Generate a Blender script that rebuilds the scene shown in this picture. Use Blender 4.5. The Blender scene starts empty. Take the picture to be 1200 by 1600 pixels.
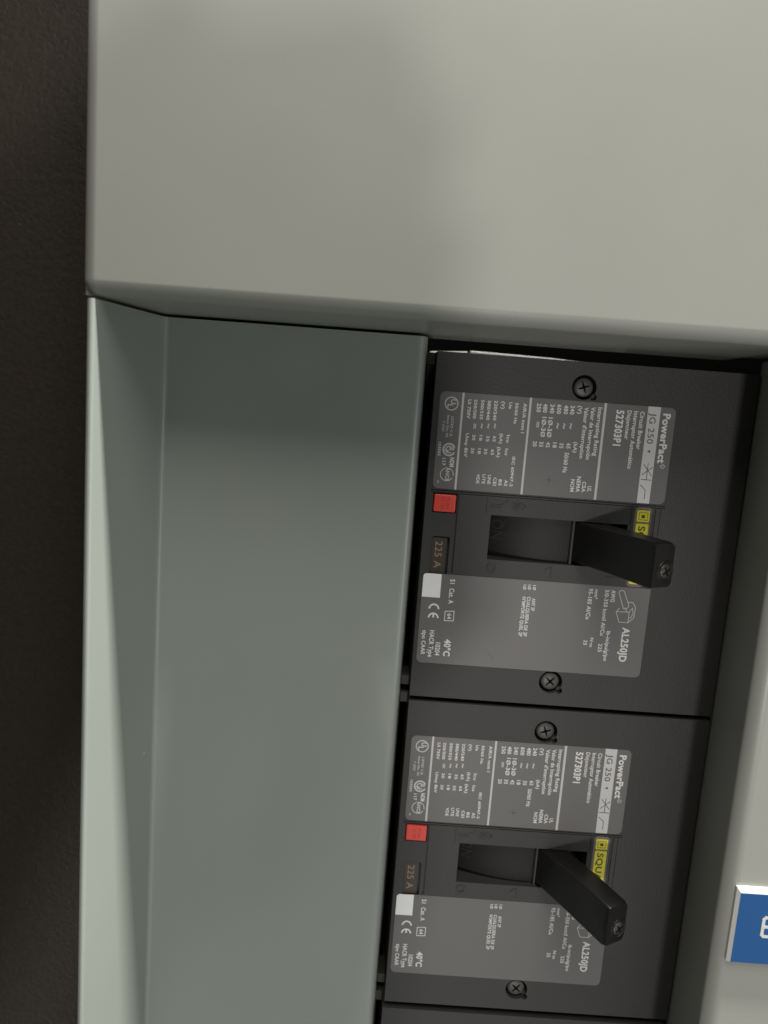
import bpy, bmesh, math, random
from mathutils import Vector, Matrix
random.seed(7)
S = bpy.context.scene
COL = S.collection
UP = 1.4                                   # the breakers hang 1.4 m above the floor

def P(x, y, z):                            # millimetres on the panel (right, up, out) -> metres in the world
    return Vector((x, -z, y)) * 0.001

# ------------------------------------------------------------------ camera, world, lights, exposure
cam = bpy.data.cameras.new('camera')
cam.sensor_fit = 'VERTICAL'; cam.sensor_height = 36.0; cam.lens = 1177.2 / 1600 * 36.0
cam.clip_start = 0.005; cam.clip_end = 50
cam.dof.use_dof = True; cam.dof.focus_distance = 0.222; cam.dof.aperture_fstop = 26.5 / 2.3
co = bpy.data.objects.new('camera', cam); COL.objects.link(co)
Rm = Matrix(((0.9973213231479584, 0.07311506613509149, -0.0020893775308977566),
             (-0.07260658744150457, 0.9861181256084351, -0.14932958784717018),
             (-0.008857869636914513, 0.14908128470927448, 0.9887852692546182)))
W = Matrix(((1, 0, 0), (0, 0, -1), (0, 1, 0)))
co.matrix_world = Matrix.Translation(P(-60.4198, -14.8084, 219.7957) + Vector((0, 0, UP))) @ (W @ Rm.transposed()).to_4x4()
S.camera = co

world = bpy.data.worlds.new('World'); S.world = world; world.use_nodes = True
bg = world.node_tree.nodes['Background']
bg.inputs[0].default_value = (0.92, 1.0, 0.97, 1); bg.inputs[1].default_value = 0.08

def area(name, loc, target, sx, sy, power, col, roll=0.0):
    l = bpy.data.lights.new(name, 'AREA'); l.shape = 'RECTANGLE'; l.size = sx; l.size_y = sy
    l.energy = power; l.color = col
    o = bpy.data.objects.new(name, l); COL.objects.link(o)
    a = P(*loc) + Vector((0, 0, UP)); b = P(*target) + Vector((0, 0, UP))
    o.location = a; o.rotation_euler = (b - a).to_track_quat('-Z', 'Y').to_euler()
    return o
# ceiling tube close to the wall (grazes the sheet metal), ceiling fixture behind the viewer, bounce from the room
tube = area('ceiling_tube', (760, 1450, 212), (0, 0, 0), 1.1, 0.08, 84, (1.0, 0.96, 0.88))
tube.rotation_euler = (0, 0, 0)            # hangs level, parallel to the panel
area('room_light', (20, 720, 520), (-40, 0, 0), 0.55, 0.45, 5.2, (1.0, 0.965, 0.90))
area('side_fill', (800, -260, 620), (-100, -100, 0), 0.35, 0.5, 1.2, (1.0, 0.98, 0.95))  # unseen fill added to lift the left wall and streak the bend
area('low_room_lamp', (-90, -560, 2000), (0, 0, 0), 0.13, 0.13, 10.3, (1.0, 0.955, 0.91))
area('floor_bounce', (400, -1300, 1300), (0, 0, 0), 1.8, 1.8, 5.8, (0.95, 1.0, 0.96))
S.view_settings.view_transform = 'Standard'; S.view_settings.look = 'None'
S.view_settings.exposure = 0; S.view_settings.gamma = 1
S.render.resolution_x = 768; S.render.resolution_y = 1024

# ------------------------------------------------------------------ materials
def mat(name, col, rough=0.5, spec=0.5, metal=0.0, bump=0.0, bscale=900, mott=0.0, mscale=60, coat=0.0, specks=0.0):
    m = bpy.data.materials.new(name); m.use_nodes = True
    nt = m.node_tree; b = nt.nodes['Principled BSDF']
    b.inputs['Base Color'].default_value = (*col, 1); b.inputs['Roughness'].default_value = rough
    b.inputs['Specular IOR Level'].default_value = spec; b.inputs['Metallic'].default_value = metal
    b.inputs['Coat Weight'].default_value = coat; b.inputs['Coat Roughness'].default_value = 0.16
    tc = nt.nodes.new('ShaderNodeTexCoord')
    src = None
    if mott:
        n = nt.nodes.new('ShaderNodeTexNoise'); n.inputs['Scale'].default_value = mscale; n.inputs['Detail'].default_value = 5
        nt.links.new(tc.outputs['Object'], n.inputs['Vector'])
        mx = nt.nodes.new('ShaderNodeMix'); mx.data_type = 'RGBA'
        mx.inputs[6].default_value = (*[c * (1 - mott) for c in col], 1)
        mx.inputs[7].default_value = (*[min(1, c * (1 + mott)) for c in col], 1)
        nt.links.new(n.outputs['Fac'], mx.inputs[0]); src = mx.outputs[2]
        mr = nt.nodes.new('ShaderNodeMapRange'); mr.inputs[3].default_value = rough - 0.06; mr.inputs[4].default_value = rough + 0.06
        nt.links.new(n.outputs['Fac'], mr.inputs[0]); nt.links.new(mr.outputs[0], b.inputs['Roughness'])
    if specks:                               # stray pale dust specks lying on the surface
        v = nt.nodes.new('ShaderNodeTexVoronoi'); v.inputs['Scale'].default_value = specks
        nt.links.new(tc.outputs['Object'], v.inputs['Vector'])
        lt = nt.nodes.new('ShaderNodeMath'); lt.operation = 'LESS_THAN'; lt.inputs[1].default_value = 0.013
        nt.links.new(v.outputs['Distance'], lt.inputs[0])
        m2 = nt.nodes.new('ShaderNodeMix'); m2.data_type = 'RGBA'
        nt.links.new(lt.outputs[0], m2.inputs[0])
        if src: nt.links.new(src, m2.inputs[6])
        else: m2.inputs[6].default_value = (*col, 1)
        m2.inputs[7].default_value = (*[min(0.75, c * 1.6 + 0.06) for c in col], 1)
        src = m2.outputs[2]
    if src: nt.links.new(src, b.inputs['Base Color'])
    if bump:
        n = nt.nodes.new('ShaderNodeTexNoise'); n.inputs['Scale'].default_value = bscale; n.inputs['Detail'].default_value = 3
        nt.links.new(tc.outputs['Object'], n.inputs['Vector'])
        bp = nt.nodes.new('ShaderNodeBump'); bp.inputs['Strength'].default_value = bump; bp.inputs['Distance'].default_value = 0.0002
        nt.links.new(n.outputs['Fac'], bp.inputs['Height']); nt.links.new(bp.outputs[0], b.inputs['Normal'])
    return m
M = dict(
    paint=mat('grey_enamel', (0.318, 0.322, 0.294), 0.42, 0.5, bump=0.035, bscale=420, mott=0.05, mscale=22, specks=38, coat=0.15),
    cool_lit_paint=mat('grey_enamel_cool_lit', (0.318, 0.350, 0.322), 0.40, 0.5, bump=0.035, bscale=420, mott=0.05, mscale=22, specks=30, coat=0.6),  # same enamel as the covers, the gutter's cooler light put into its colour
    plastic=mat('black_moulded_plastic', (0.043, 0.042, 0.041), 0.55, 0.45, bump=0.55, bscale=1500, mott=0.12, mscale=120, specks=130),
    plastic_side=mat('black_plastic_side', (0.016, 0.0155, 0.015), 0.5, 0.35, bump=0.3, bscale=1200),
    handle=mat('black_gloss_plastic', (0.008, 0.0075, 0.007), 0.33, 0.42, bump=0.25, bscale=1100, mott=0.1, mscale=200),
    label=mat('grey_label', (0.152, 0.147, 0.147), 0.45, 0.5, bump=0.08, bscale=1500, mott=0.05, mscale=70, specks=110),
    white=mat('white_print', (0.78, 0.77, 0.765), 0.5),
    thin=mat('thin_white_print', (0.60, 0.59, 0.585), 0.5),
    band=mat('white_band', (0.62, 0.62, 0.63), 0.42, mott=0.04, mscale=150),
    ink=mat('dark_ink', (0.06, 0.058, 0.056), 0.5),
    patch=mat('white_sticker', (0.85, 0.86, 0.87), 0.5, mott=0.03, mscale=200),
    red=mat('red_plastic', (0.76, 0.070, 0.05), 0.42, 0.5, bump=0.15, bscale=1400, mott=0.08, mscale=300),
    insert=mat('brown_insert', (0.050, 0.040, 0.033), 0.5),
    copper=mat('tan_print', (0.30, 0.215, 0.155), 0.5),
    yellow=mat('yellow_label', (0.86, 0.78, 0.06), 0.5, mott=0.05, mscale=200),
    yink=mat('olive_ink', (0.10, 0.09, 0.03), 0.5),
    greyback=mat('grey_sticker_edge', (0.17, 0.155, 0.135), 0.5),
    screw=mat('dull_zinc_screw', (0.095, 0.09, 0.088), 0.45, metal=0.3, bump=0.3, bscale=1600, mott=0.2, mscale=400),
    darkscrew=mat('dark_handle_screw', (0.055, 0.048, 0.045), 0.38, metal=0.3, bump=0.4, bscale=1500, mott=0.3, mscale=500),
    slot=mat('shaded_slot_plastic', (0.011, 0.0105, 0.010), 0.5, 0.3, bump=0.2, bscale=1200),  # darkened so the slot's shade sits in the plastic colour
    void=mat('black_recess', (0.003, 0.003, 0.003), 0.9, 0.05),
    silver=mat('tinned_busbar', (0.75, 0.76, 0.75), 0.3, metal=0.35, bump=0.5, bscale=500, mott=0.2, mscale=150),
    wall=mat('brown_textured_wall', (0.032, 0.024, 0.016), 0.5, 0.4, bump=1.0, bscale=800, mott=0.3, mscale=800, specks=70),
    blue=mat('blue_laminate', (0.010, 0.085, 0.265), 0.35, 0.3, bump=0.05, mott=0.04, mscale=100),
    signwhite=mat('white_laminate_core', (0.66, 0.65, 0.62), 0.45),
    rail=mat('dark_rail', (0.05, 0.048, 0.042), 0.5, mott=0.2, mscale=200),
)

# ------------------------------------------------------------------ helpers
def link(name, bm, m, parent=None, bev=0.0, seg=2, smooth=False):
    me = bpy.data.meshes.new(name)
    bmesh.ops.recalc_face_normals(bm, faces=bm.faces)
    bm.to_mesh(me); bm.free()
    me.materials.append(m)
    o = bpy.data.objects.new(name, me); COL.objects.link(o)
    if parent: o.parent = parent
    if smooth:
        for p in me.polygons: p.use_smooth = True
    if bev:
        b = o.modifiers.new('bevel', 'BEVEL'); b.width = bev * 0.001; b.segments = seg; b.limit_method = 'ANGLE'; b.angle_limit = math.radians(35)
        b.harden_normals = False
    return o
def bx(bm, x0, x1, y0, y1, z0, z1):
    c = [P(x, y, z) for x in (x0, x1) for y in (y0, y1) for z in (z0, z1)]
    v = [bm.verts.new(q) for q in c]
    for f in ((0, 1, 3, 2), (4, 6, 7, 5), (0, 4, 5, 1), (2, 3, 7, 6), (0, 2, 6, 4), (1, 5, 7, 3)):
        bm.faces.new([v[i] for i in f])
def prism(bm, pts, z0, z1):                # pts (x, y) outline, extruded along z
    a = [bm.verts.new(P(x, y, z0)) for x, y in pts]; b = [bm.verts.new(P(x, y, z1)) for x, y in pts]
    n = len(pts); bm.faces.new(a); bm.faces.new(b[::-1])
    for i in range(n): bm.faces.new((a[i], b[i], b[(i + 1) % n], a[(i + 1) % n]))
def prism_y(bm, pts, y0, y1):              # pts (x, z) outline, extruded along y
    a = [bm.verts.new(P(x, y0, z)) for x, z in pts]; b = [bm.verts.new(P(x, y1, z)) for x, z in pts]
    n = len(pts); bm.faces.new(a); bm.faces.new(b[::-1])
    for i in range(n): bm.faces.new((a[i], b[i], b[(i + 1) % n], a[(i + 1) % n]))
def rrect(x0, x1, y0, y1, r, n=6, corners=(1, 1, 1, 1)):   # corners: (x0,y0) (x1,y0) (x1,y1) (x0,y1)
    out = []
    for k, (cx, cy, a0) in enumerate(((x0 + r, y0 + r, 180), (x1 - r, y0 + r, 270), (x1 - r, y1 - r, 0), (x0 + r, y1 - r, 90))):
        if corners[k]:
            for i in range(n + 1):
                a = math.radians(a0 + 90 * i / n); out.append((cx + r * math.cos(a), cy + r * math.sin(a)))
        else: out.append(((x0, x1, x1, x0)[k], (y0, y0, y1, y1)[k]))
    return out
def circ(cx, cy, r, n=32): return [(cx + r * math.cos(2 * math.pi * i / n), cy + r * math.sin(2 * math.pi * i / n)) for i in range(n)]
def ring(bm, cx, cy, r0, r1, z0, z1, n=40, a0=0, a1=360):
    full = (a1 - a0) >= 360; k = n if full else n + 1; rows = []
    for i in range(k):
        a = math.radians(a0 + (a1 - a0) * i / n); c, s = math.cos(a), math.sin(a)
        rows.append([bm.verts.new(P(cx + r * c, cy + r * s, z)) for r, z in ((r0, z0), (r1, z0), (r1, z1), (r0, z1))])
    for i in range(n):
        p, q = rows[i], rows[(i + 1) % k]
        for j in range(4): bm.faces.new((p[j], p[(j + 1) % 4], q[(j + 1) % 4], q[j]))
    if not full: bm.faces.new(rows[0]); bm.faces.new(rows[-1][::-1])
def stroke(bm, pts, w, z0, z1, closed=False):              # polyline of flat bars
    L = list(pts) + ([pts[0]] if closed else [])
    for (ax, ay), (bx_, by) in zip(L, L[1:]):
        d = math.hypot(bx_ - ax, by - ay) or 1e-6; ux, uy = (bx_ - ax) / d, (by - ay) / d; h = w / 2
        ax2, ay2, bx2, by2 = ax - ux * h * .8, ay - uy * h * .8, bx_ + ux * h * .8, by + uy * h * .8
        prism(bm, [(ax2 - uy * h, ay2 + ux * h), (ax2 + uy * h, ay2 - ux * h), (bx2 + uy * h, by2 - ux * h), (bx2 - uy * h, by2 + ux * h)], z0, z1)
        z1 += 0.0006; z0 -= 0.0006
DG = bpy.context.evaluated_depsgraph_get
def glyphs(text, bold=0.0):
    c = bpy.data.curves.new('t', 'FONT'); c.body = text; c.size = 1.0; c.fill_mode = 'FRONT'; c.offset = bold; c.resolution_u = 3
    c.space_character = 1.06
    o = bpy.data.objects.new('t', c); COL.objects.link(o)
    me = bpy.data.meshes.new_from_object(o.evaluated_get(DG()))
    bpy.data.objects.remove(o); bpy.data.curves.remove(c)
    vs = [(v.co.x, v.co.y) for v in me.vertices]; fs = [tuple(p.vertices) for p in me.polygons]
    bpy.data.meshes.remove(me)
    return vs, fs
capv, _ = glyphs('H'); CAP = max(v[1] for v in capv)
def text(bm, s, x0, cap, y0, y1, z, bold=0.012):
    """letters standing towards +x and reading down the panel from y0 to y1"""
    vs, fs = glyphs(s, bold)
    a = min(v[0] for v in vs); b = max(v[0] for v in vs)
    k = (y0 - y1) / (b - a)
    if s in ('~', '='):
        lo = min(v[1] for v in vs); hi = max(v[1] for v in vs)
        q = [bm.verts.new(P(x0 + (v[1] - lo) / (hi - lo) * cap * .75, y0 - (v[0] - a) * k, z)) for v in vs]
    else:
        q = [bm.verts.new(P(x0 + v[1] / CAP * cap, y0 - (v[0] - a) * k, z)) for v in vs]
    for f in fs:
        try: bm.faces.new([q[i] for i in f])
        except ValueError: pass
def textobj(name, items, m, parent, z):
    bm = bmesh.new()
    for it in items: text(bm, it[0], it[1], it[2], it[3], it[4], z, 0.034 if (len(it) > 5 and it[5] == 1) else (0.004 if (len(it) > 5 and it[5] == 2) else 0.022))
    for f in bm.faces:
        f.normal_update()
        if f.normal.y > 0: f.normal_flip()
    me = bpy.data.meshes.new(name); bm.to_mesh(me); bm.free(); me.materials.append(m)
    o = bpy.data.objects.new(name, me); COL.objects.link(o); o.parent = parent
    return o
def thing(name, loc, label, cat, group=None):
    o = bpy.data.objects.new(name, None); COL.objects.link(o); o.empty_display_size = 0.01
    o.location = P(*loc) + Vector((0, 0, UP)); o['label'] = label; o['category'] = cat
    if group: o['group'] = group
    return o
def setup(o, label=None, cat=None, kind=None, group=None):
    o.location = Vector((0, 0, UP))
    if label: o['label'] = label
    if cat: o['category'] = cat
    if kind: o['kind'] = kind
    if group: o['group'] = group
    return o
def cut(o, bm):                            # subtract every shape of bm from o
    me = bpy.data.meshes.new('cut'); bmesh.ops.recalc_face_normals(bm, faces=bm.faces); bm.to_mesh(me); bm.free()
    c = bpy.data.objects.new('cut', me); COL.objects.link(c); c.parent = o.parent
    md = o.modifiers.new('b', 'BOOLEAN'); md.object = c; md.operation = 'DIFFERENCE'; md.solver = 'EXACT'; md.use_self = True
    bpy.context.view_layer.update()
    new = bpy.data.meshes.new_from_object(o.evaluated_get(DG()))
    o.modifiers.remove(md); o.data = new
    bpy.data.objects.remove(c)
def arcpts(cx, cz, r, a0, a1, n=7):
    return [(cx + r * math.cos(math.radians(a0 + (a1 - a0) * i / n)), cz + r * math.sin(math.radians(a0 + (a1 - a0) * i / n))) for i in range(n + 1)]
def sheet(bm, prof, axis, u0, u1, th, flip=1, nseg=1):
    """bent sheet metal: open profile (a, z) thickened by th and extruded along the other axis from u0 to u1"""
    n = len(prof); off = []
    for i in range(n):
        a = prof[max(0, i - 1)]; b = prof[min(n - 1, i + 1)]
        d = math.hypot(b[0] - a[0], b[1] - a[1]); off.append((prof[i][0] + flip * th * (b[1] - a[1]) / d, prof[i][1] - flip * th * (b[0] - a[0]) / d))
    loop = prof + off[::-1]
    def mk(p, u): return bm.verts.new(P(u, p[0], p[1]) if axis == 'x' else P(p[0], u, p[1]))
    A = [mk(p, u0) for p in loop]; B = [mk(p, u1) for p in loop]; m = len(loop)
    for i in range(m): bm.faces.new((A[i], B[i], B[(i + 1) % m], A[(i + 1) % m]))
    for i in range(n - 1):
        bm.faces.new((A[i], A[i + 1], A[m - 2 - i], A[m - 1 - i])); bm.faces.new((B[i], B[m - 1 - i], B[m - 2 - i], B[i + 1]))

# ------------------------------------------------------------------ the setting: wall and enclosure behind
bm = bmesh.new(); bx(bm, -900, -139, -900, 700, -45, 2)
w = setup(link('wall', bm, M['wall'], bev=1), kind='structure')
bm = bmesh.new()
bx(bm, -132, 220, -600, 400, -122, -120); bx(bm, -132, -130.5, -600, 400, -120, -56); bx(bm, 220, 222, -600, 400, -120, 34); bx(bm, -130, -50, 398, 400, -119, 33); bx(bm, -50, -48.5, 8, 400, -119, 33)  # unseen partial top cap and divider added to block light at the gutter seam
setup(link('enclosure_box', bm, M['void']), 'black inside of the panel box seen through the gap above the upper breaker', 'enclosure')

# ------------------------------------------------------------------ sheet-metal covers
XF, XL, XR, XW, XB, Y0, H, ZF, ZG = -132.86, -124.8, -49.35, 39.30, 47.5, 4.4, 36.0, -1.0, -18.0
# upper cover: flat front, side turned back on the left, flange turned in at the lower edge
t = thing('upper_cover', (0, 0, 0), 'large smooth grey metal cover plate above the two circuit breakers', 'cover plate')
r = 3.6
bm = bmesh.new()
XP, ytop, xright = XF - 1.5, 420.0, 216.0
# grid surface with rounded left side and rounded lower edge (corner meets in a soft point)
side = [(0.0, -55.0), (0.0, H - r)] + [(r - r * math.cos(a), H - r + r * math.sin(a)) for a in [math.radians(90 * i / 8) for i in range(1, 9)]]
rows = []
low = [(0.0, ZG), (0.0, H - r)] + side[2:]
ucoords = [('s', q) for q in side] + [('f', x) for x in (30, 120, 200, xright - XP)]
vcoords = [('s', q) for q in low] + [('f', y) for y in (30, 100, 200, ytop - Y0)]
for kv, qv in vcoords:
    row = []
    for ku, qu in ucoords:
        x = XP + (qu[0] if ku == 's' else qu); y = Y0 + (qv[0] if kv == 's' else qv)
        zu = qu[1] if ku == 's' else H; zv = qv[1] if kv == 's' else H
        z = min(zu, zv)
        if ku == 's' and kv == 's' and qu[0] < r and qv[0] < r and zu > H - r - .01 and zv > H - r - .01:
            dz = math.sqrt(max(0.0, r * r - (r - qu[0]) ** 2 - (r - qv[0]) ** 2)) if (r - qu[0]) ** 2 + (r - qv[0]) ** 2 < r * r else 0
            z = H - r + dz
        row.append(bm.verts.new(P(x, y, z)))
    rows.append(row)
for a, b in zip(rows, rows[1:]):
    for i in range(len(a) - 1):
        try: bm.faces.new((a[i], a[i + 1], b[i + 1], b[i]))
        except ValueError: pass
bmesh.ops.remove_doubles(bm, verts=bm.verts, dist=1e-6)
o = link('folded_sheet', bm, M['paint'], t, smooth=True)
sd = o.modifiers.new('solid', 'SOLIDIFY'); sd.thickness = 0.0012; sd.offset = -1
wn = o.modifiers.new('wn', 'WEIGHTED_NORMAL'); wn.weight = 100

# gutter panel: left wall, floor and rounded rim beside the breakers, one bent sheet
t = thing('gutter_panel', (0, 0, 0), 'recessed grey channel panel with angled side wall left of the breakers', 'panel')
ytop = Y0 - 0.9
prof = [(XF, -55), (XF, H - 1.0)] + arcpts(XF + 1.0, H - 1.0, 1.0, 180, 20, 6)
ang = math.atan2((H - ZF), (XF + 2 - XL))
rb = 1.6
d0 = Vector((XL - (XF + 2.0), ZF - H)).normalized()
pw = Vector((XL, ZF)) - d0 * rb
prof += [(pw.x, pw.y)]
for i in range(1, 6):                       # inside bend between wall and floor
    s = i / 6; a = pw * (1 - s) + Vector((XL, ZF)) * s; b = Vector((XL, ZF)) * (1 - s) + Vector((XL + rb, ZF)) * s
    c = a * (1 - s) + b * s; prof.append((c.x, c.y))
prof += [(XL + rb, ZF), (XL + 30, ZF), (XR - 30, ZF), (XR - 3.1, ZF)] + arcpts(XR - 3.1, ZF - 3.1, 3.1, 90, 0, 8)[1:] + [(XR, -62)]
bm = bmesh.new(); sheet(bm, prof, 'y', -420, ytop, 1.1, 1)
o = link('folded_sheet', bm, M['cool_lit_paint'], t, smooth=True)
es = o.modifiers.new('e', 'EDGE_SPLIT'); es.split_angle = math.radians(50)
wn = o.modifiers.new('wn', 'WEIGHTED_NORMAL'); wn.weight = 100

# right cover beside the breakers: bend and wall turned back next to the breakers
t = thing('side_cover', (0, 0, 0), 'grey metal cover strip right of the breakers carrying the blue tag', 'cover plate')
r2 = 4.0
prof = [(XB, -2.5), (XW + .4, H - r2)] + arcpts(XW + r2, H - r2, r2, 180, 90, 8)[1:] + [(120, H), (216, H)]
bm = bmesh.new(); sheet(bm, prof, 'y', -420, Y0 - 1.0, 1.2, 1)
o = link('folded_sheet', bm, M['paint'], t, smooth=True)
es = o.modifiers.new('e', 'EDGE_SPLIT'); es.split_angle = math.radians(50)
wn = o.modifiers.new('wn', 'WEIGHTED_NORMAL'); wn.weight = 100

# things seen through the gaps
bm = bmesh.new(); 
prism(bm, [(-46, -3), (-32.6, -3), (-32.6, 3.7), (-46, 2.8)], -56, -53)
o = setup(link('bus_bracket', bm, M['silver'], bev=.3), 'short dull metal strip end in the gap at the upper breaker\'s top left corner', 'metal strip')
bm = bmesh.new()
prism(bm, [(-31.5, -3), (24, -3), (24, 2.2), (-2, 3.7), (-31.5, 4.2)], -58, -55)
o = setup(link('busbar', bm, M['silver'], bev=.4), 'bright silver metal bar seen in the gap above the upper breaker', 'busbar')
bm = bmesh.new(); bx(bm, -49.2, -48.2, -400, -1, -62, -19); bx(bm, -48.2, -47, -400, -1, -62, -61)
setup(link('mounting_rail', bm, M['rail'], bev=.2), 'thin dark rail deep in the slot between gutter panel and breakers', 'rail')

# ------------------------------------------------------------------ circuit breaker
UPTEXT = [('Ui 750V', -36.6, 0.91, -13.39, -18.85, 0),('250/500', -34.8, 0.83, -13.26, -18.77, 0),('500/525', -32.8, 0.83, -13.25, -18.85, 0),('380/440', -30.91, 0.88, -13.25, -18.9, 0),('220/240', -28.97, 0.88, -13.16, -18.84, 0),('(V)', -26.88, 0.88, -13.23, -15.37, 0),('Ue', -24.73, 0.89, -13.34, -15.21, 0),('50/60 Hz', -22.89, 0.83, -13.35, -19.42, 0),('AIR/A nom I', -20.56, 0.95, -13.31, -21.89, 0),
('Icu', -24.5, 0.9, -22.73, -24.91, 0),('(kA)', -26.55, 0.89, -22.46, -25.39, 0),('65', -28.48, 0.83, -23.3, -24.98, 0),('35', -30.38, 0.84, -23.39, -25.06, 0),('18', -32.42, 0.83, -23.37, -24.99, 0),('20', -34.44, 0.83, -23.32, -25.0, 0),('Uimp 8kV', -36.42, 0.89, -23.11, -29.99, 0),('Ics', -24.59, 0.9, -26.7, -28.67, 0),('(kA)', -26.87, 0.89, -26.39, -29.4, 0),('65', -28.67, 0.84, -27.23, -28.85, 0),('35', -30.64, 0.83, -27.15, -28.83, 0),('18', -32.49, 0.84, -27.23, -28.85, 0),('20', -34.48, 0.83, -27.18, -28.83, 0),
('IEC 60947-2', -22.3, 0.83, -28.91, -37.67, 0),('AS', -23.9, 0.9, -35.81, -37.66, 0),('BS', -25.6, 0.9, -35.8, -37.64, 0),('CEI', -27.2, 0.9, -35.35, -37.76, 0),('UNE', -28.9, 0.89, -34.7, -37.45, 0),('UTE', -30.5, 0.89, -34.65, -37.49, 0),('VDE', -32.2, 0.9, -34.72, -37.5, 0),
('153555', -44.05, 0.7, -26.24, -30.17, 0),('117', -42.6, 0.95, -30.77, -32.97, 0),('NOM', -40.4, 1.25, -30.45, -33.19, 1),
('250', -16.65, 1.15, -13.03, -15.55, 0),('480', -14.8, 1.16, -13.03, -15.55, 0),('240', -12.76, 1.16, -13.01, -15.59, 0),('600', -10.77, 1.16, -12.96, -15.62, 0),('480', -8.77, 1.15, -13.0, -15.57, 0),('240', -6.91, 1.15, -12.95, -15.52, 0),('(V)', -4.74, 1.06, -12.89, -15.18, 0),("Valeur d'interruption", -2.85, 1.15, -13.16, -27.98, 0),('Valor de Interrupción', -0.92, 1.15, -12.97, -28.17, 0),('Interrupting Rating', 1.05, 1.15, -12.91, -26.98, 0),('1Ø-3Ø', -12.91, 1.2, -16.8, -22.53, 0),('1Ø-3Ø', -14.77, 1.2, -16.79, -22.57, 0),
('20', -16.73, 1.11, -23.97, -25.51, 0),('35', -14.86, 1.11, -23.93, -25.47, 0),('42', -12.9, 1.11, -23.93, -25.51, 0),('18', -10.94, 1.11, -23.92, -25.46, 0),('35', -8.98, 1.12, -23.92, -25.45, 0),('65', -6.9, 1.11, -23.83, -25.37, 0),('50/60 Hz', -7.2, 1.15, -26.56, -32.51, 0),('(kA)', -4.83, 1.02, -23.33, -26.41, 0),('UL', 0.58, 1.12, -35.89, -37.5, 0),('CSA', -1.1, 1.05, -34.67, -37.79, 0),('NEMA', -2.8, 1.1, -33.29, -37.88, 0),('NOM', -4.5, 1.1, -34.22, -37.86, 0),('PowerPact', 20.05, 2.03, -13.32, -27.69, 1),
('Circuit Breaker', 13.35, 1.2, -13.19, -24.19, 0),('Interruptor Automático', 11.5, 1.19, -13.23, -29.94, 0),('Disjoncteur', 9.6, 1.15, -13.15, -21.55, 0),('527303P1', 6.5, 2.05, -13.24, -23.54, 1)]
THIN = [('~', -32.4, 0.94, -20.02, -21.41),('~', -30.5, 0.95, -19.89, -21.28),('~', -28.6, 0.94, -19.75, -21.13),('=', -34.4, 0.92, -20.17, -21.65),('LISTED C.B.', -41.01, 0.66, -18.53, -24.51),('Issue No. 96', -42.2, 0.66, -18.33, -24.72),('T 3707', -43.5, 0.66, -19.98, -23.17),
('~', -6.72, 1.01, -18.05, -19.67),('~', -8.66, 1.01, -18.19, -19.81),('~', -10.53, 1.02, -18.19, -19.85),('=', -16.24, 0.92, -18.29, -19.99),('®', 21.0, 1.2, -27.97, -29.19)]
LOWTEXT = [('S1  Cat. A', -37.16, 1.4, -66.71, -74.28, 0),('64', -37.15, 1.2, -77.3, -79.0, 0),('40°C', -37.3, 1.85, -85.32, -90.7, 1),('10204', -39.9, 1.4, -86.59, -90.69, 0),('HACR Type', -41.95, 1.36, -82.9, -91.28, 0),('tipo CAAR', -44.2, 1.2, -82.98, -90.71, 0),('ANY 2P', -12.2, 1.02, -70.75, -74.69, 0),('CUALQUIERA DE 2P', -13.72, 1.02, -70.39, -82.73, 0),("N'IMPORTE QUEL 2P", -15.15, 1.02, -70.49, -82.84, 0),('mm²', 6.3, 1.07, -66.61, -69.61, 0),('95-185 Al/Cu', 4.48, 1.2, -66.51, -76.0, 0),('N·m', 6.6, 0.95, -81.68, -84.6, 0),('25', 4.7, 1.05, -82.54, -84.09, 0),('AWG', 11.3, 1.2, -66.47, -70.16, 0),('3/0-350 kcmil Al/Cu', 9.4, 1.16, -66.5, -80.76, 0),('lb-in/pulg/po', 11.3, 1.1, -79.22, -88.64, 0),('225', 9.3, 1.1, -83.34, -85.93, 0),('AL250JD', 16.0, 2.1, -77.7, -88.52, 1),
('1Ø', -15.2, 0.85, -66.78, -68.3, 0),('1Ø', -13.8, 0.85, -66.68, -68.2, 0),('1Ø', -12.3, 0.85, -66.71, -68.25, 0)]

def marks_upper(bm, z):
    za, zb = z - 0.02, z
    for x, y, r in ((-41.3, -14.95, 2.0),): ring(bm, x, y, r - .33, r, za, zb)
    text(bm, 'U', -41.5, 1.5, -13.65, -15.0, z + .002, .03); text(bm, 'L', -42.4, 1.5, -15.1, -16.2, z + .002, .03)
    # broken ring mark with two letters
    ring(bm, -40.9, -28.2, 1.45, 1.95, za, zb, 30, 25, 335); ring(bm, -40.9, -28.2, .75, 1.1, za, zb, 24, 50, 310)
    text(bm, 'P', -42.3, 1.2, -28.3, -29.2, z + .002, .05); text(bm, 'S', -40.7, 1.2, -27.4, -28.4, z + .002, .05)
    ring(bm, -40.95, -35.45, 1.75, 2.0, za, zb, 34, -10, 75); ring(bm, -40.95, -35.45, 1.75, 2.0, za, zb, 34, 105, 330)
    text(bm, 'ANCE', -41.3, 1.05, -33.3, -37.4, z + .002, .04)
    text(bm, 'MR', -43.6, .5, -37.5, -38.2, z + .002, .02)
def extras_lower(bm, z):
    za, zb = z - 0.02, z
    # CE mark
    ring(bm, -41.35, -76.2, 1.15, 1.65, za, zb, 24, 0, 180)
    ring(bm, -41.35, -79.0, 1.15, 1.65, za, zb, 24, 0, 180)
    prism(bm, [(-41.6, -77.6), (-41.1, -77.6), (-41.1, -78.9), (-41.6, -78.9)], za, zb + .003)
    stroke(bm, [(-37.9, -76.7), (-35.2, -76.5), (-35.2, -79.5), (-37.9, -79.6)], .22, za, zb, True)
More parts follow.
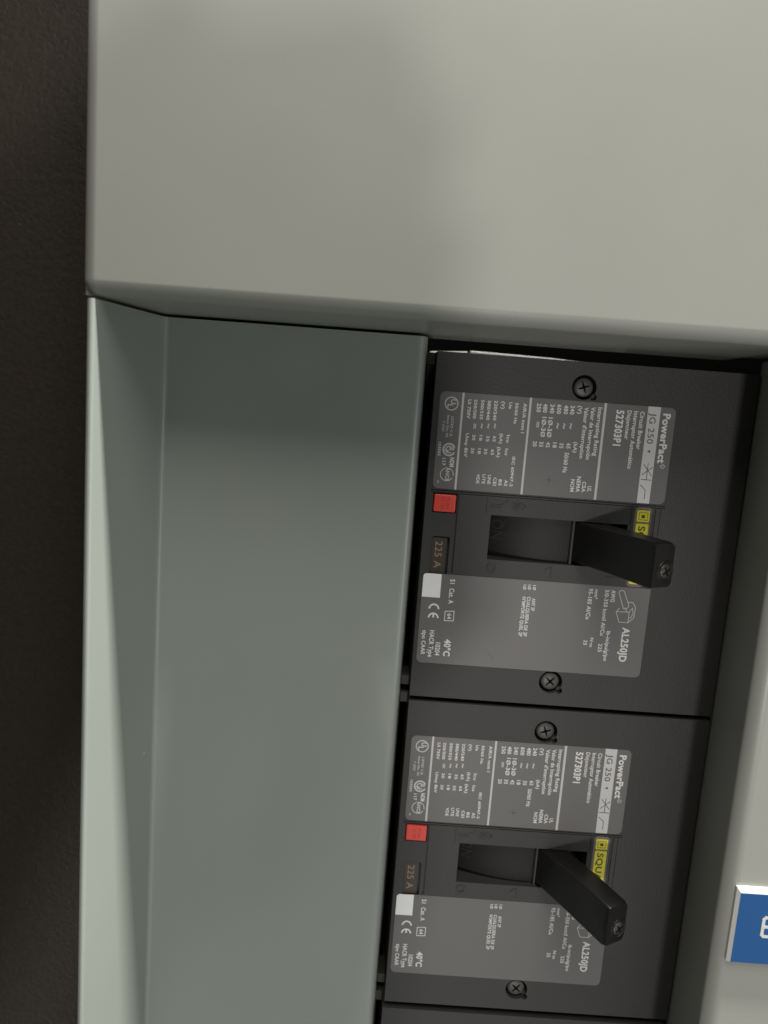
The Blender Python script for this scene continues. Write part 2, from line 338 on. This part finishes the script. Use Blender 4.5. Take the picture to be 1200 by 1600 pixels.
def icon(bm, z):
    za, zb = z - .02, z; w = .2
    stroke(bm, [(13.5, -66.9), (14.3, -66.35), (15.1, -66.6), (17.0, -71.0), (16.4, -72.0), (15.4, -71.9), (13.5, -66.9)], w, za, zb)
    stroke(bm, [(14.2, -71.9), (13.4, -73.1), (14.6, -76.2), (17.3, -76.2), (17.3, -72.9), (13.5, -73.0)], w, za, zb)
    stroke(bm, [(17.3, -76.2), (18.9, -74.6), (19.0, -71.2), (18.1, -69.9), (16.6, -69.9)], w, za, zb)
    stroke(bm, [(17.3, -72.9), (18.2, -71.6), (18.5, -73.4), (17.9, -74.8), (17.3, -74.4)], w, za, zb)
    stroke(bm, [(15.9, -71.6), (16.7, -72.9)], w, za, zb)

def make_breaker():
    t = thing('circuit_breaker', (0, 0, 0), '', 'circuit breaker')
    # moulded cover with its openings
    bm = bmesh.new(); bx(bm, -46.5, 46.4, -104, -.35, -80, 0)
    body = link('cover', bm, M['plastic'], t)
    bm = bmesh.new()
    bx(bm, -26.9, 13.7, -59.9, -46.5, -24, 3)                       # handle slot
    prism(bm, rrect(-43.6, -38.35, -70, -54.0, .5), -1.6, 3)        # rating window
    bx(bm, -44.35, -37.25, -46.9, -41.1, -1.8, 3)                   # button well
    cut(body, bm)
    for pts in ((-3.6, -7.55), (-3.9, -96.6)):                      # screw wells
        bm = bmesh.new(); prism(bm, circ(pts[0], pts[1], 3.55, 36), -2.4, 3); cut(body, bm)
        bm = bmesh.new(); prism(bm, circ(pts[0] + 2.9, pts[1] - 2.6, .95, 18), -2.0, 3); cut(body, bm)
    bm = bmesh.new()                                                # mould lines
    bx(bm, -45.2, 24.0, -40.42, -40.14, -.55, 3); bx(bm, -45.2, 24.0, -41.02, -40.78, -.45, 3); cut(body, bm)
    bm = bmesh.new(); bx(bm, -37.25, -36.75, -64.9, -41.2, -.6, 3)
    bx(bm, -28.6, -28.35, -46.4, -41.3, -.25, 3); bx(bm, 14.2, 14.45, -46.4, -41.3, -.3, 3); cut(body, bm)
    bm = bmesh.new(); bx(bm, 21.2, 21.5, -64.9, -41.2, -.5, 3); bx(bm, 22.7, 22.95, -64.9, -41.2, -.35, 3); cut(body, bm)
    b = body.modifiers.new('bevel', 'BEVEL'); b.width = .00028; b.segments = 2; b.limit_method = 'ANGLE'; b.angle_limit = math.radians(50)
    # upper label
    def lab(name, y1, y0, x0, x1, corners):
        bm = bmesh.new(); prism(bm, rrect(x0, x1, y1, y0, 1.6, 6, corners), -.05, .10)
        return link(name, bm, M['label'], t)
    Z = .13
    L1 = lab('rating_label', -39.75, -11.55, -44.75, 23.6, (1, 1, 1, 1))
    textobj('printed_text', UPTEXT, M['white'], L1, Z)
    textobj('printed_text', THIN, M['thin'], L1, Z)
    bm = bmesh.new()
    bm.free()
    for x, wd in ((-38.1, .6), (-18.6, .6), (3.1, .7)):
        bm = bmesh.new(); bx(bm, x - wd / 2, x + wd / 2, -39.74, -11.56, .05, Z - .01); link('divider_line', bm, M['thin'], L1)
    bm = bmesh.new(); marks_upper(bm, Z); link('approval_mark', bm, M['thin'], L1)
    bm = bmesh.new(); bx(bm, 15.45, 19.1, -39.74, -11.56, .05, Z - .01)
    band = link('white_band', bm, M['band'], L1)
    textobj('printed_text', [('JG 250', 16.2, 1.75, -13.38, -22.24, 2)], M['ink'], band, Z + .015)
    bm = bmesh.new(); z0, z1 = Z - .02, Z + .01
    prism(bm, [(16.6, -24.6), (17.4, -24.0), (17.6, -24.9)], z0, z1)
    stroke(bm, [(18.8, -29.0), (16.0, -31.4)], .2, z0, z1 + .002); stroke(bm, [(16.2, -28.4), (18.8, -31.6)], .2, z0, z1 + .004)
    stroke(bm, [(17.4, -28.0), (17.4, -32.8)], .2, z0, z1 + .006); stroke(bm, [(15.9, -32.8), (18.8, -32.8)], .2, z0, z1 + .008)
    stroke(bm, [(15.9, -34.4), (17.5, -35.8), (17.5, -38.4)], .2, z0, z1)
    link('switch_symbol', bm, M['ink'], band)
    bm = bmesh.new(); prism(bm, circ(-11.0, -34.9, .28, 12), .05, .06 + Z - .05)
    stroke(bm, [(-12.0, -34.9), (-10.0, -34.9)], .1, .05, Z); stroke(bm, [(-11.0, -33.9), (-11.0, -35.9)], .1, .05, Z + .004)
    link('registration_dot', bm, M['ink'], L1)
    # lower label
    L2 = lab('rating_label', -93.2, -65.35, -45.4, 22.9, (1, 1, 0, 1))
    textobj('printed_text', LOWTEXT, M['white'], L2, Z)
    bm = bmesh.new(); prism(bm, rrect(-45.3, -39.85, -72.65, -65.4, 1.0, 6, (0, 0, 0, 1)), .05, Z)
    link('blank_sticker', bm, M['patch'], L2)
    bm = bmesh.new(); extras_lower(bm, Z); link('approval_mark', bm, M['white'], L2)
    bm = bmesh.new(); icon(bm, Z); link('terminal_drawing', bm, M['thin'], L2)
    # red trip button
    bm = bmesh.new(); bx(bm, -44.05, -37.6, -46.6, -41.4, -1.5, .35)
    rb_ = link('trip_button', bm, M['red'], t, bev=.35)
    bm = bmesh.new()
    text(bm, 'PUSH', -40.4, .9, -42.3, -45.6, .37, .02); text(bm, 'TO TRIP', -41.9, .9, -42.1, -45.9, .37, .02)
    link('moulded_text', bm, mat('dark_red_text', (0.50, 0.045, 0.035), .5), rb_)
    # rating insert
    bm = bmesh.new(); prism(bm, rrect(-43.5, -39.1, -68, -54.35, .3), -1.5, -.55)
    ri = link('rating_insert', bm, M['insert'], t)
    textobj('printed_text', [('225 A', -42.45, 2.05, -55.6, -63.7, 2)], M['copper'], ri, -.52)
    # maker's sticker
    bm = bmesh.new(); prism(bm, rrect(15.35, 20.4, -65.1, -40.95, 1.2), -.05, .09)
    st = link('maker_sticker', bm, M['greyback'], t)
    bm = bmesh.new(); prism(bm, rrect(16.05, 19.8, -45.3, -41.85, .3), .05, .12); link('yellow_patch', bm, M['yellow'], st)
    bm = bmesh.new(); prism(bm, rrect(16.05, 19.8, -64.2, -45.85, .3), .05, .12); link('yellow_patch', bm, M['yellow'], st)
    bm = bmesh.new()
    stroke(bm, [(16.7, -42.5), (19.2, -42.5), (19.2, -44.7), (16.7, -44.7)], .12, .05, .14, True)
    prism(bm, [(17.4, -43.2), (18.4, -43.2), (18.4, -44.1), (17.4, -44.1)], .05, .145)
    link('square_emblem', bm, M['yink'], st)
    textobj('printed_text', [('SQUARE D', 16.9, 1.9, -46.6, -63.4, 0)], M['yink'], st, .14)
    # handle slot: curved shield, lip, ON
    bm = bmesh.new()
    pts = [(-26.8, -14.0)] + [(x, -2.2 - (max(0, -4 - x)) ** 2 * .009) for x in [-26.8 + 24.4 * i / 20 for i in range(21)]] + [(-2.4, -14.0)]
    prism_y(bm, pts, -59.85, -46.55)
    sh = link('slot_shield', bm, M['slot'], t, smooth=True)
    es = sh.modifiers.new('e', 'EDGE_SPLIT'); es.split_angle = math.radians(50)
    bm = bmesh.new(); prism_y(bm, [(-2.35, -14), (-2.35, -1.2), (-2.1, -.8), (-1.7, -.8), (-1.45, -1.2), (-1.45, -14)], -59.84, -46.56)
    link('slot_lip', bm, M['plastic'], t)
    bm = bmesh.new(); text(bm, 'ON', -25.5, 3.4, -48.6, -54.6, -12.6, .0)
    for v in bm.verts:
        x = v.co.x * 1000; v.co.y = -.001 * (-2.2 - max(0, -4 - x) ** 2 * .009 + .08)
    link('moulded_text', bm, mat('slot_letters', (0.022, 0.021, 0.020), 0.45), sh)
    bm = bmesh.new(); prism_y(bm, [(6.0, -14)] + [(6.0 + i * 1.25, -4.6 - .05 * i * i) for i in range(7)] + [(13.5, -14)], -59.84, -46.56)
    link('slot_shield', bm, M['handle'], t)
    # toggle handle leaning right
    u = Vector((.475, .88)).normalized()                            # (x, z) along the lever
    n = Vector((u.y, -u.x))
    tip = Vector((12.9, 25.9)); base = tip - u * 40; wt = 7.9
    bm = bmesh.new()
    rings = []
    for s, ya, yb, w0 in ((0, -46.75, -58.9, 8.9), (24, -46.8, -59.1, 8.6), (38.9, -47.0, -59.55, wt), (40, -47.35, -59.2, wt - .6)):
        c = base + u * s; o0 = .3 if s == 40 else 0
        a = c + n * o0; b2 = c + n * (w0 + o0 * .0)
        pts = []
        rr = 1.5
        w1 = w0
        # rounded-rectangle section, tighter radius on the left face
        for (cx, cy, a0, r_) in ((.8, yb + .8, 180, .8), (w1 - rr, yb + rr, 270, rr), (w1 - rr, ya - rr, 0, rr), (.8, ya - .8, 90, .8)):
            for i in range(5):
                an = math.radians(a0 + 22.5 * i); px = cx + r_ * math.cos(an); py = cy + r_ * math.sin(an)
                q = a + n * px; pts.append(bm.verts.new(P(q.x, py, q.y)))
        rings.append(pts)
    for A, B in zip(rings, rings[1:]):
        for i in range(len(A)): bm.faces.new((A[i], A[(i + 1) % len(A)], B[(i + 1) % len(A)], B[i]))
    bm.faces.new(rings[0][::-1]); bm.faces.new(rings[-1])
    h = link('handle', bm, M['handle'], t, smooth=True)
    md = h.modifiers.new('e', 'EDGE_SPLIT'); md.split_angle = math.radians(38)
    # screw in the handle's end
    c = tip + n * (wt / 2 + 1.0)
    ux = Vector((n.x, 0, n.y)); uy = Vector((0, 1, 0)); uz = Vector((u.x, 0, u.y)); C0 = Vector((c.x, -54.9, c.y))
    def Q(a, b, d): q = C0 + ux * a + uy * b + uz * d; return P(q.x, q.y, q.z)
    bm = bmesh.new(); N = 28
    prof = [(2.95, -.3), (2.95, .12), (2.6, .16), (2.45, -.05), (2.05, -.05)]
    rws = [[bm.verts.new(Q(r * math.cos(6.2832 * i / N), r * math.sin(6.2832 * i / N), z)) for i in range(N)] for r, z in prof]
    for A, B in zip(rws, rws[1:]):
        for i in range(N): bm.faces.new((A[i], A[(i + 1) % N], B[(i + 1) % N], B[i]))
    link('screw_well', bm, M['handle'], h, smooth=True)
    bm = bmesh.new(); N = 24
    rws = [[bm.verts.new(Q(r * math.cos(6.2832 * i / N), r * math.sin(6.2832 * i / N), z)) for i in range(N)] for r, z in ((2.0, -.1), (1.95, .12), (1.3, .32), (.5, .42))]
    for A, B in zip(rws, rws[1:]):
        for i in range(N): bm.faces.new((A[i], A[(i + 1) % N], B[(i + 1) % N], B[i]))
    bm.faces.new(rws[-1])
    sc = link('screw', bm, M['darkscrew'], h, smooth=True)
    bm = bmesh.new()
    for an in (30, 120):
        ca, sa = math.cos(math.radians(an)), math.sin(math.radians(an)); l, w_ = 1.35, .24
        v = [bm.verts.new(Q(ca * a - sa * b, sa * a + ca * b, .44 + .004 * (an > 60))) for a, b in ((-l, -w_), (l, -w_), (l, w_), (-l, w_))]
        bm.faces.new(v)
    link('cross_slot', bm, M['void'], sc)
    # cover screws
    for (x, y), an in zip(((-3.6, -7.55), (-3.9, -96.6)), (20, 48)):
        bm = bmesh.new(); N = 32
        rws = [[bm.verts.new(P(x + r * math.cos(6.2832 * i / N), y + r * math.sin(6.2832 * i / N), z)) for i in range(N)] for r, z in ((2.75, -2.3), (2.75, -1.0), (2.45, -.72), (1.4, -.55), (.5, -.5))]
        for A, B in zip(rws, rws[1:]):
            for i in range(N): bm.faces.new((A[i], A[(i + 1) % N], B[(i + 1) % N], B[i]))
        bm.faces.new(rws[-1])
        sc = link('screw', bm, M['screw'], t, smooth=True)
        bm = bmesh.new(); k = 0
        for a2 in (an, an + 90):
            ca, sa = math.cos(math.radians(a2)), math.sin(math.radians(a2)); l, w_ = 1.7, .26
            pts = [(ca * a - sa * b + x, sa * a + ca * b + y) for a, b in ((-l, -w_ * .5), (0, -w_ * 1.3), (l, -w_ * .5), (l, w_ * .5), (0, w_ * 1.3), (-l, w_ * .5))]
            prism(bm, pts, -.8, -.42 + .01 * k); k += 1
        link('cross_slot', bm, M['void'], sc)
        bm = bmesh.new(); ring(bm, x, y, 2.8, 3.5, -2.35, -2.0); link('screw_well', bm, M['void'], t)
    # moulded symbols round the slot
    bm = bmesh.new(); z0, z1 = -.05, .16
    stroke(bm, [(-27.3, -43.3), (-24.1, -43.3), (-22.3, -41.9)], .22, z0, z1); stroke(bm, [(-27.3, -44.0), (-24.0, -44.0)], .2, z0, z1)
    for a2 in range(0, 180, 45):
        c_, s_ = math.cos(math.radians(a2)) * 1.5, math.sin(math.radians(a2)) * 1.5
        stroke(bm, [(-19.6 - c_, -43.3 - s_), (-19.6 + c_, -43.3 + s_)], .22, z0, z1 + a2 * .0001)
    stroke(bm, [(-18.0, -42.4), (-16.8, -43.3), (-18.0, -44.2)], .2, z0, z1)
    ring(bm, -25.2, -62.3, .95, 1.45, z0, .3)
    stroke(bm, [(-7.4, -60.5), (-7.4, -64.0)], .26, z0, z1); stroke(bm, [(-9.3, -61.9), (-7.4, -60.6)], .22, z0, z1 + .01)
    stroke(bm, [(9.2, -62.6), (12.6, -62.6)], .26, z0, z1)
    link('moulded_symbol', bm, M['plastic'], t, bev=.05, seg=1)
    # mounting tabs at the lug end
    for y0, y1 in ((-4.0, -.5), (-103.4, -100.2)):
        bm = bmesh.new(); bx(bm, -49.2, -46.55, y0, y1, -16, -7); link('mounting_tab', bm, M['rail'], t, bev=.3)
    return t

b1 = make_breaker()
def copy_tree(o, parent=None):
    c = o.copy(); COL.objects.link(c); c.parent = parent
    for ch in list(o.children): copy_tree(ch, c)
    return c
G = 'moulded case circuit breakers mounted one above the other'
b1['group'] = G; b1['label'] = 'upper black circuit breaker, directly below the wide grey cover plate, handle to the right'
b2 = copy_tree(b1); b2.location = P(0, -105.2, 0) + Vector((0, 0, UP))
b2['label'] = 'lower black circuit breaker with full label and handle, level with the blue tag'
b3 = copy_tree(b1); b3.location = P(-.4, -211.3, 0) + Vector((0, 0, UP))
b3['label'] = 'black breaker cut off by the bottom edge, only its plain top strip showing'

# ------------------------------------------------------------------ blue engraved tag
t = thing('nameplate', (42.05, -135.81, H), 'small blue plate with a white edge and white letter, on the grey strip', 'nameplate')
bm = bmesh.new()
x0, x1, y0, y1 = 0, 57, -21.8, 0
prof = [(0, 0.02, 0), (0, .7, 0), (1.0, 1.55, 1)]
def frame(i, z): return [P(x0 + i, y0 + i * .35, z), P(x1 - i, y0 + i * .35, z), P(x1 - i, y1 - i * 1.45, z), P(x0 + i, y1 - i * 1.45, z)]
rws = [[bm.verts.new(p) for p in frame(i, z)] for i, z in ((0, .02), (0, .8), (.85, 1.5))]
for A, B in zip(rws, rws[1:]):
    for i in range(4): bm.faces.new((A[i], A[(i + 1) % 4], B[(i + 1) % 4], B[i]))
bm.faces.new(rws[0]); bm.faces.new(rws[-1])
link('white_core', bm, M['signwhite'], t)
bm = bmesh.new(); bx(bm, .86, x1 - .86, y0 + .30, y1 - 1.25, 1.3, 1.56); link('blue_face', bm, M['blue'], t)
bm = bmesh.new()
def lp(pts, w, z0, z1):
    stroke(bm, pts, w, z0, z1)
    for k, p in enumerate(pts): prism(bm, circ(p[0], p[1], w / 2, 14), z0, z1 + .005 + k * .0007)
ex, ey = 8.05, -13.4
lp([(ex + 3.7, ey + 5.5), (ex + .5, ey + 5.5), (ex, ey + 5.0), (ex, ey + .5), (ex + .5, ey), (ex + 3.7, ey)], .84, 1.5, 1.60)
lp([(ex, ey + 2.8), (ex + 3.0, ey + 2.8)], .84, 1.5, 1.61)
link('engraved_letter', bm, M['signwhite'], t)

# ------------------------------------------------------------------ unseen phone and hands, added behind the viewpoint to shade cover and gutter
M['phone'] = mat('phone_back', (0.02, 0.02, 0.022), 0.3)
M['skin'] = mat('skin', (0.45, 0.27, 0.19), 0.55, mott=0.06, mscale=60)
t = thing('shading_phone', (-95, -26, 244), 'slim dark mobile phone unseen behind the viewpoint, added to shade the cover', 'phone')
t.rotation_euler = (0, math.radians(-13), 0)
bm = bmesh.new(); prism(bm, rrect(-37, 37, -128, 24, 9), 0, 8); link('phone_body', bm, M['phone'], t, bev=1.5)
bm = bmesh.new(); prism(bm, rrect(-34, 34, -124, 20, 7), 7.9, 8.3); link('screen', bm, M['void'], t)
pts = []; rad = []; edg = []
def chain(root, seq):
    prev = root
    for (x, y, z, r_) in seq:
        pts.append(P(x, y - 2, z + 15) + Vector((0, 0, UP))); rad.append(r_ * .001)
        if prev is not None: edg.append((prev, len(pts) - 1))
        prev = len(pts) - 1
    return prev
chain(None, [(-520, -660, 700, 60), (-250, -360, 420, 56), (-190, -220, 330, 54), (-160, -108, 280, 50), (-125, -80, 256, 38)])
palm = 3
for k, (dy, ln, r_) in enumerate(((22, 62, 9.5), (0, 70, 10), (-22, 66, 9.5), (-43, 52, 8.5))):
    y = -55 + dy
    chain(palm, [(-118, y + 4, 246, 12), (-92, y + 7, 248, r_), (-74, y + 9, 250, r_ * .93), (-76 + ln * .4 - k * -2, y + 10, 246, r_ * .82)])
chain(palm, [(-140, -30, 240, 14), (-122, -8, 222, 11), (-104, 8, 220, 9)])
arm = chain(0, [(-260, -600, 560, 50), (-105, -420, 420, 46), (-92, -290, 320, 40), (-86, -205, 274, 42), (-88, -165, 262, 38), (-92, -140, 254, 30)])
for k, (dx, yy) in enumerate(((0, -98), (1, -118), (2, -136), (2, -152))):
    chain(arm, [(-78, yy - 8, 252, 11), (-56, yy, 250, 9.5), (-46, yy + 4, 238, 8.5), (-50, yy + 6, 227, 7.5)])
chain(arm, [(-122, -128, 244, 13), (-132, -104, 236, 10.5), (-124, -84, 226, 8.5)])
me = bpy.data.meshes.new('hand'); me.from_pydata(pts, edg, [])
ho = bpy.data.objects.new('shading_hands', me); COL.objects.link(ho); me.materials.append(M['skin'])
sk = ho.modifiers.new('skin', 'SKIN')
if not me.skin_vertices:
    bm = bmesh.new(); bm.from_mesh(me); bm.verts.layers.skin.verify(); bm.to_mesh(me); bm.free()
for i, v in enumerate(me.skin_vertices[0].data): v.radius = (rad[i], rad[i]); v.use_root = (i == palm)
ss = ho.modifiers.new('sub', 'SUBSURF'); ss.levels = 2; ss.render_levels = 2
ho['label'] = 'unseen forearms and both hands round the phone, added to shade cover and gutter'; ho['category'] = 'shading_hands'

bm = bmesh.new(); stroke(bm, [(-24.0, -88.6), (-22.8, -89.6), (-22.2, -90.8)], .14, .08, .112)
sc_ = link('scuff', bm, M['ink'], [c for c in b1.children if c.name.startswith('rating_label')][1])
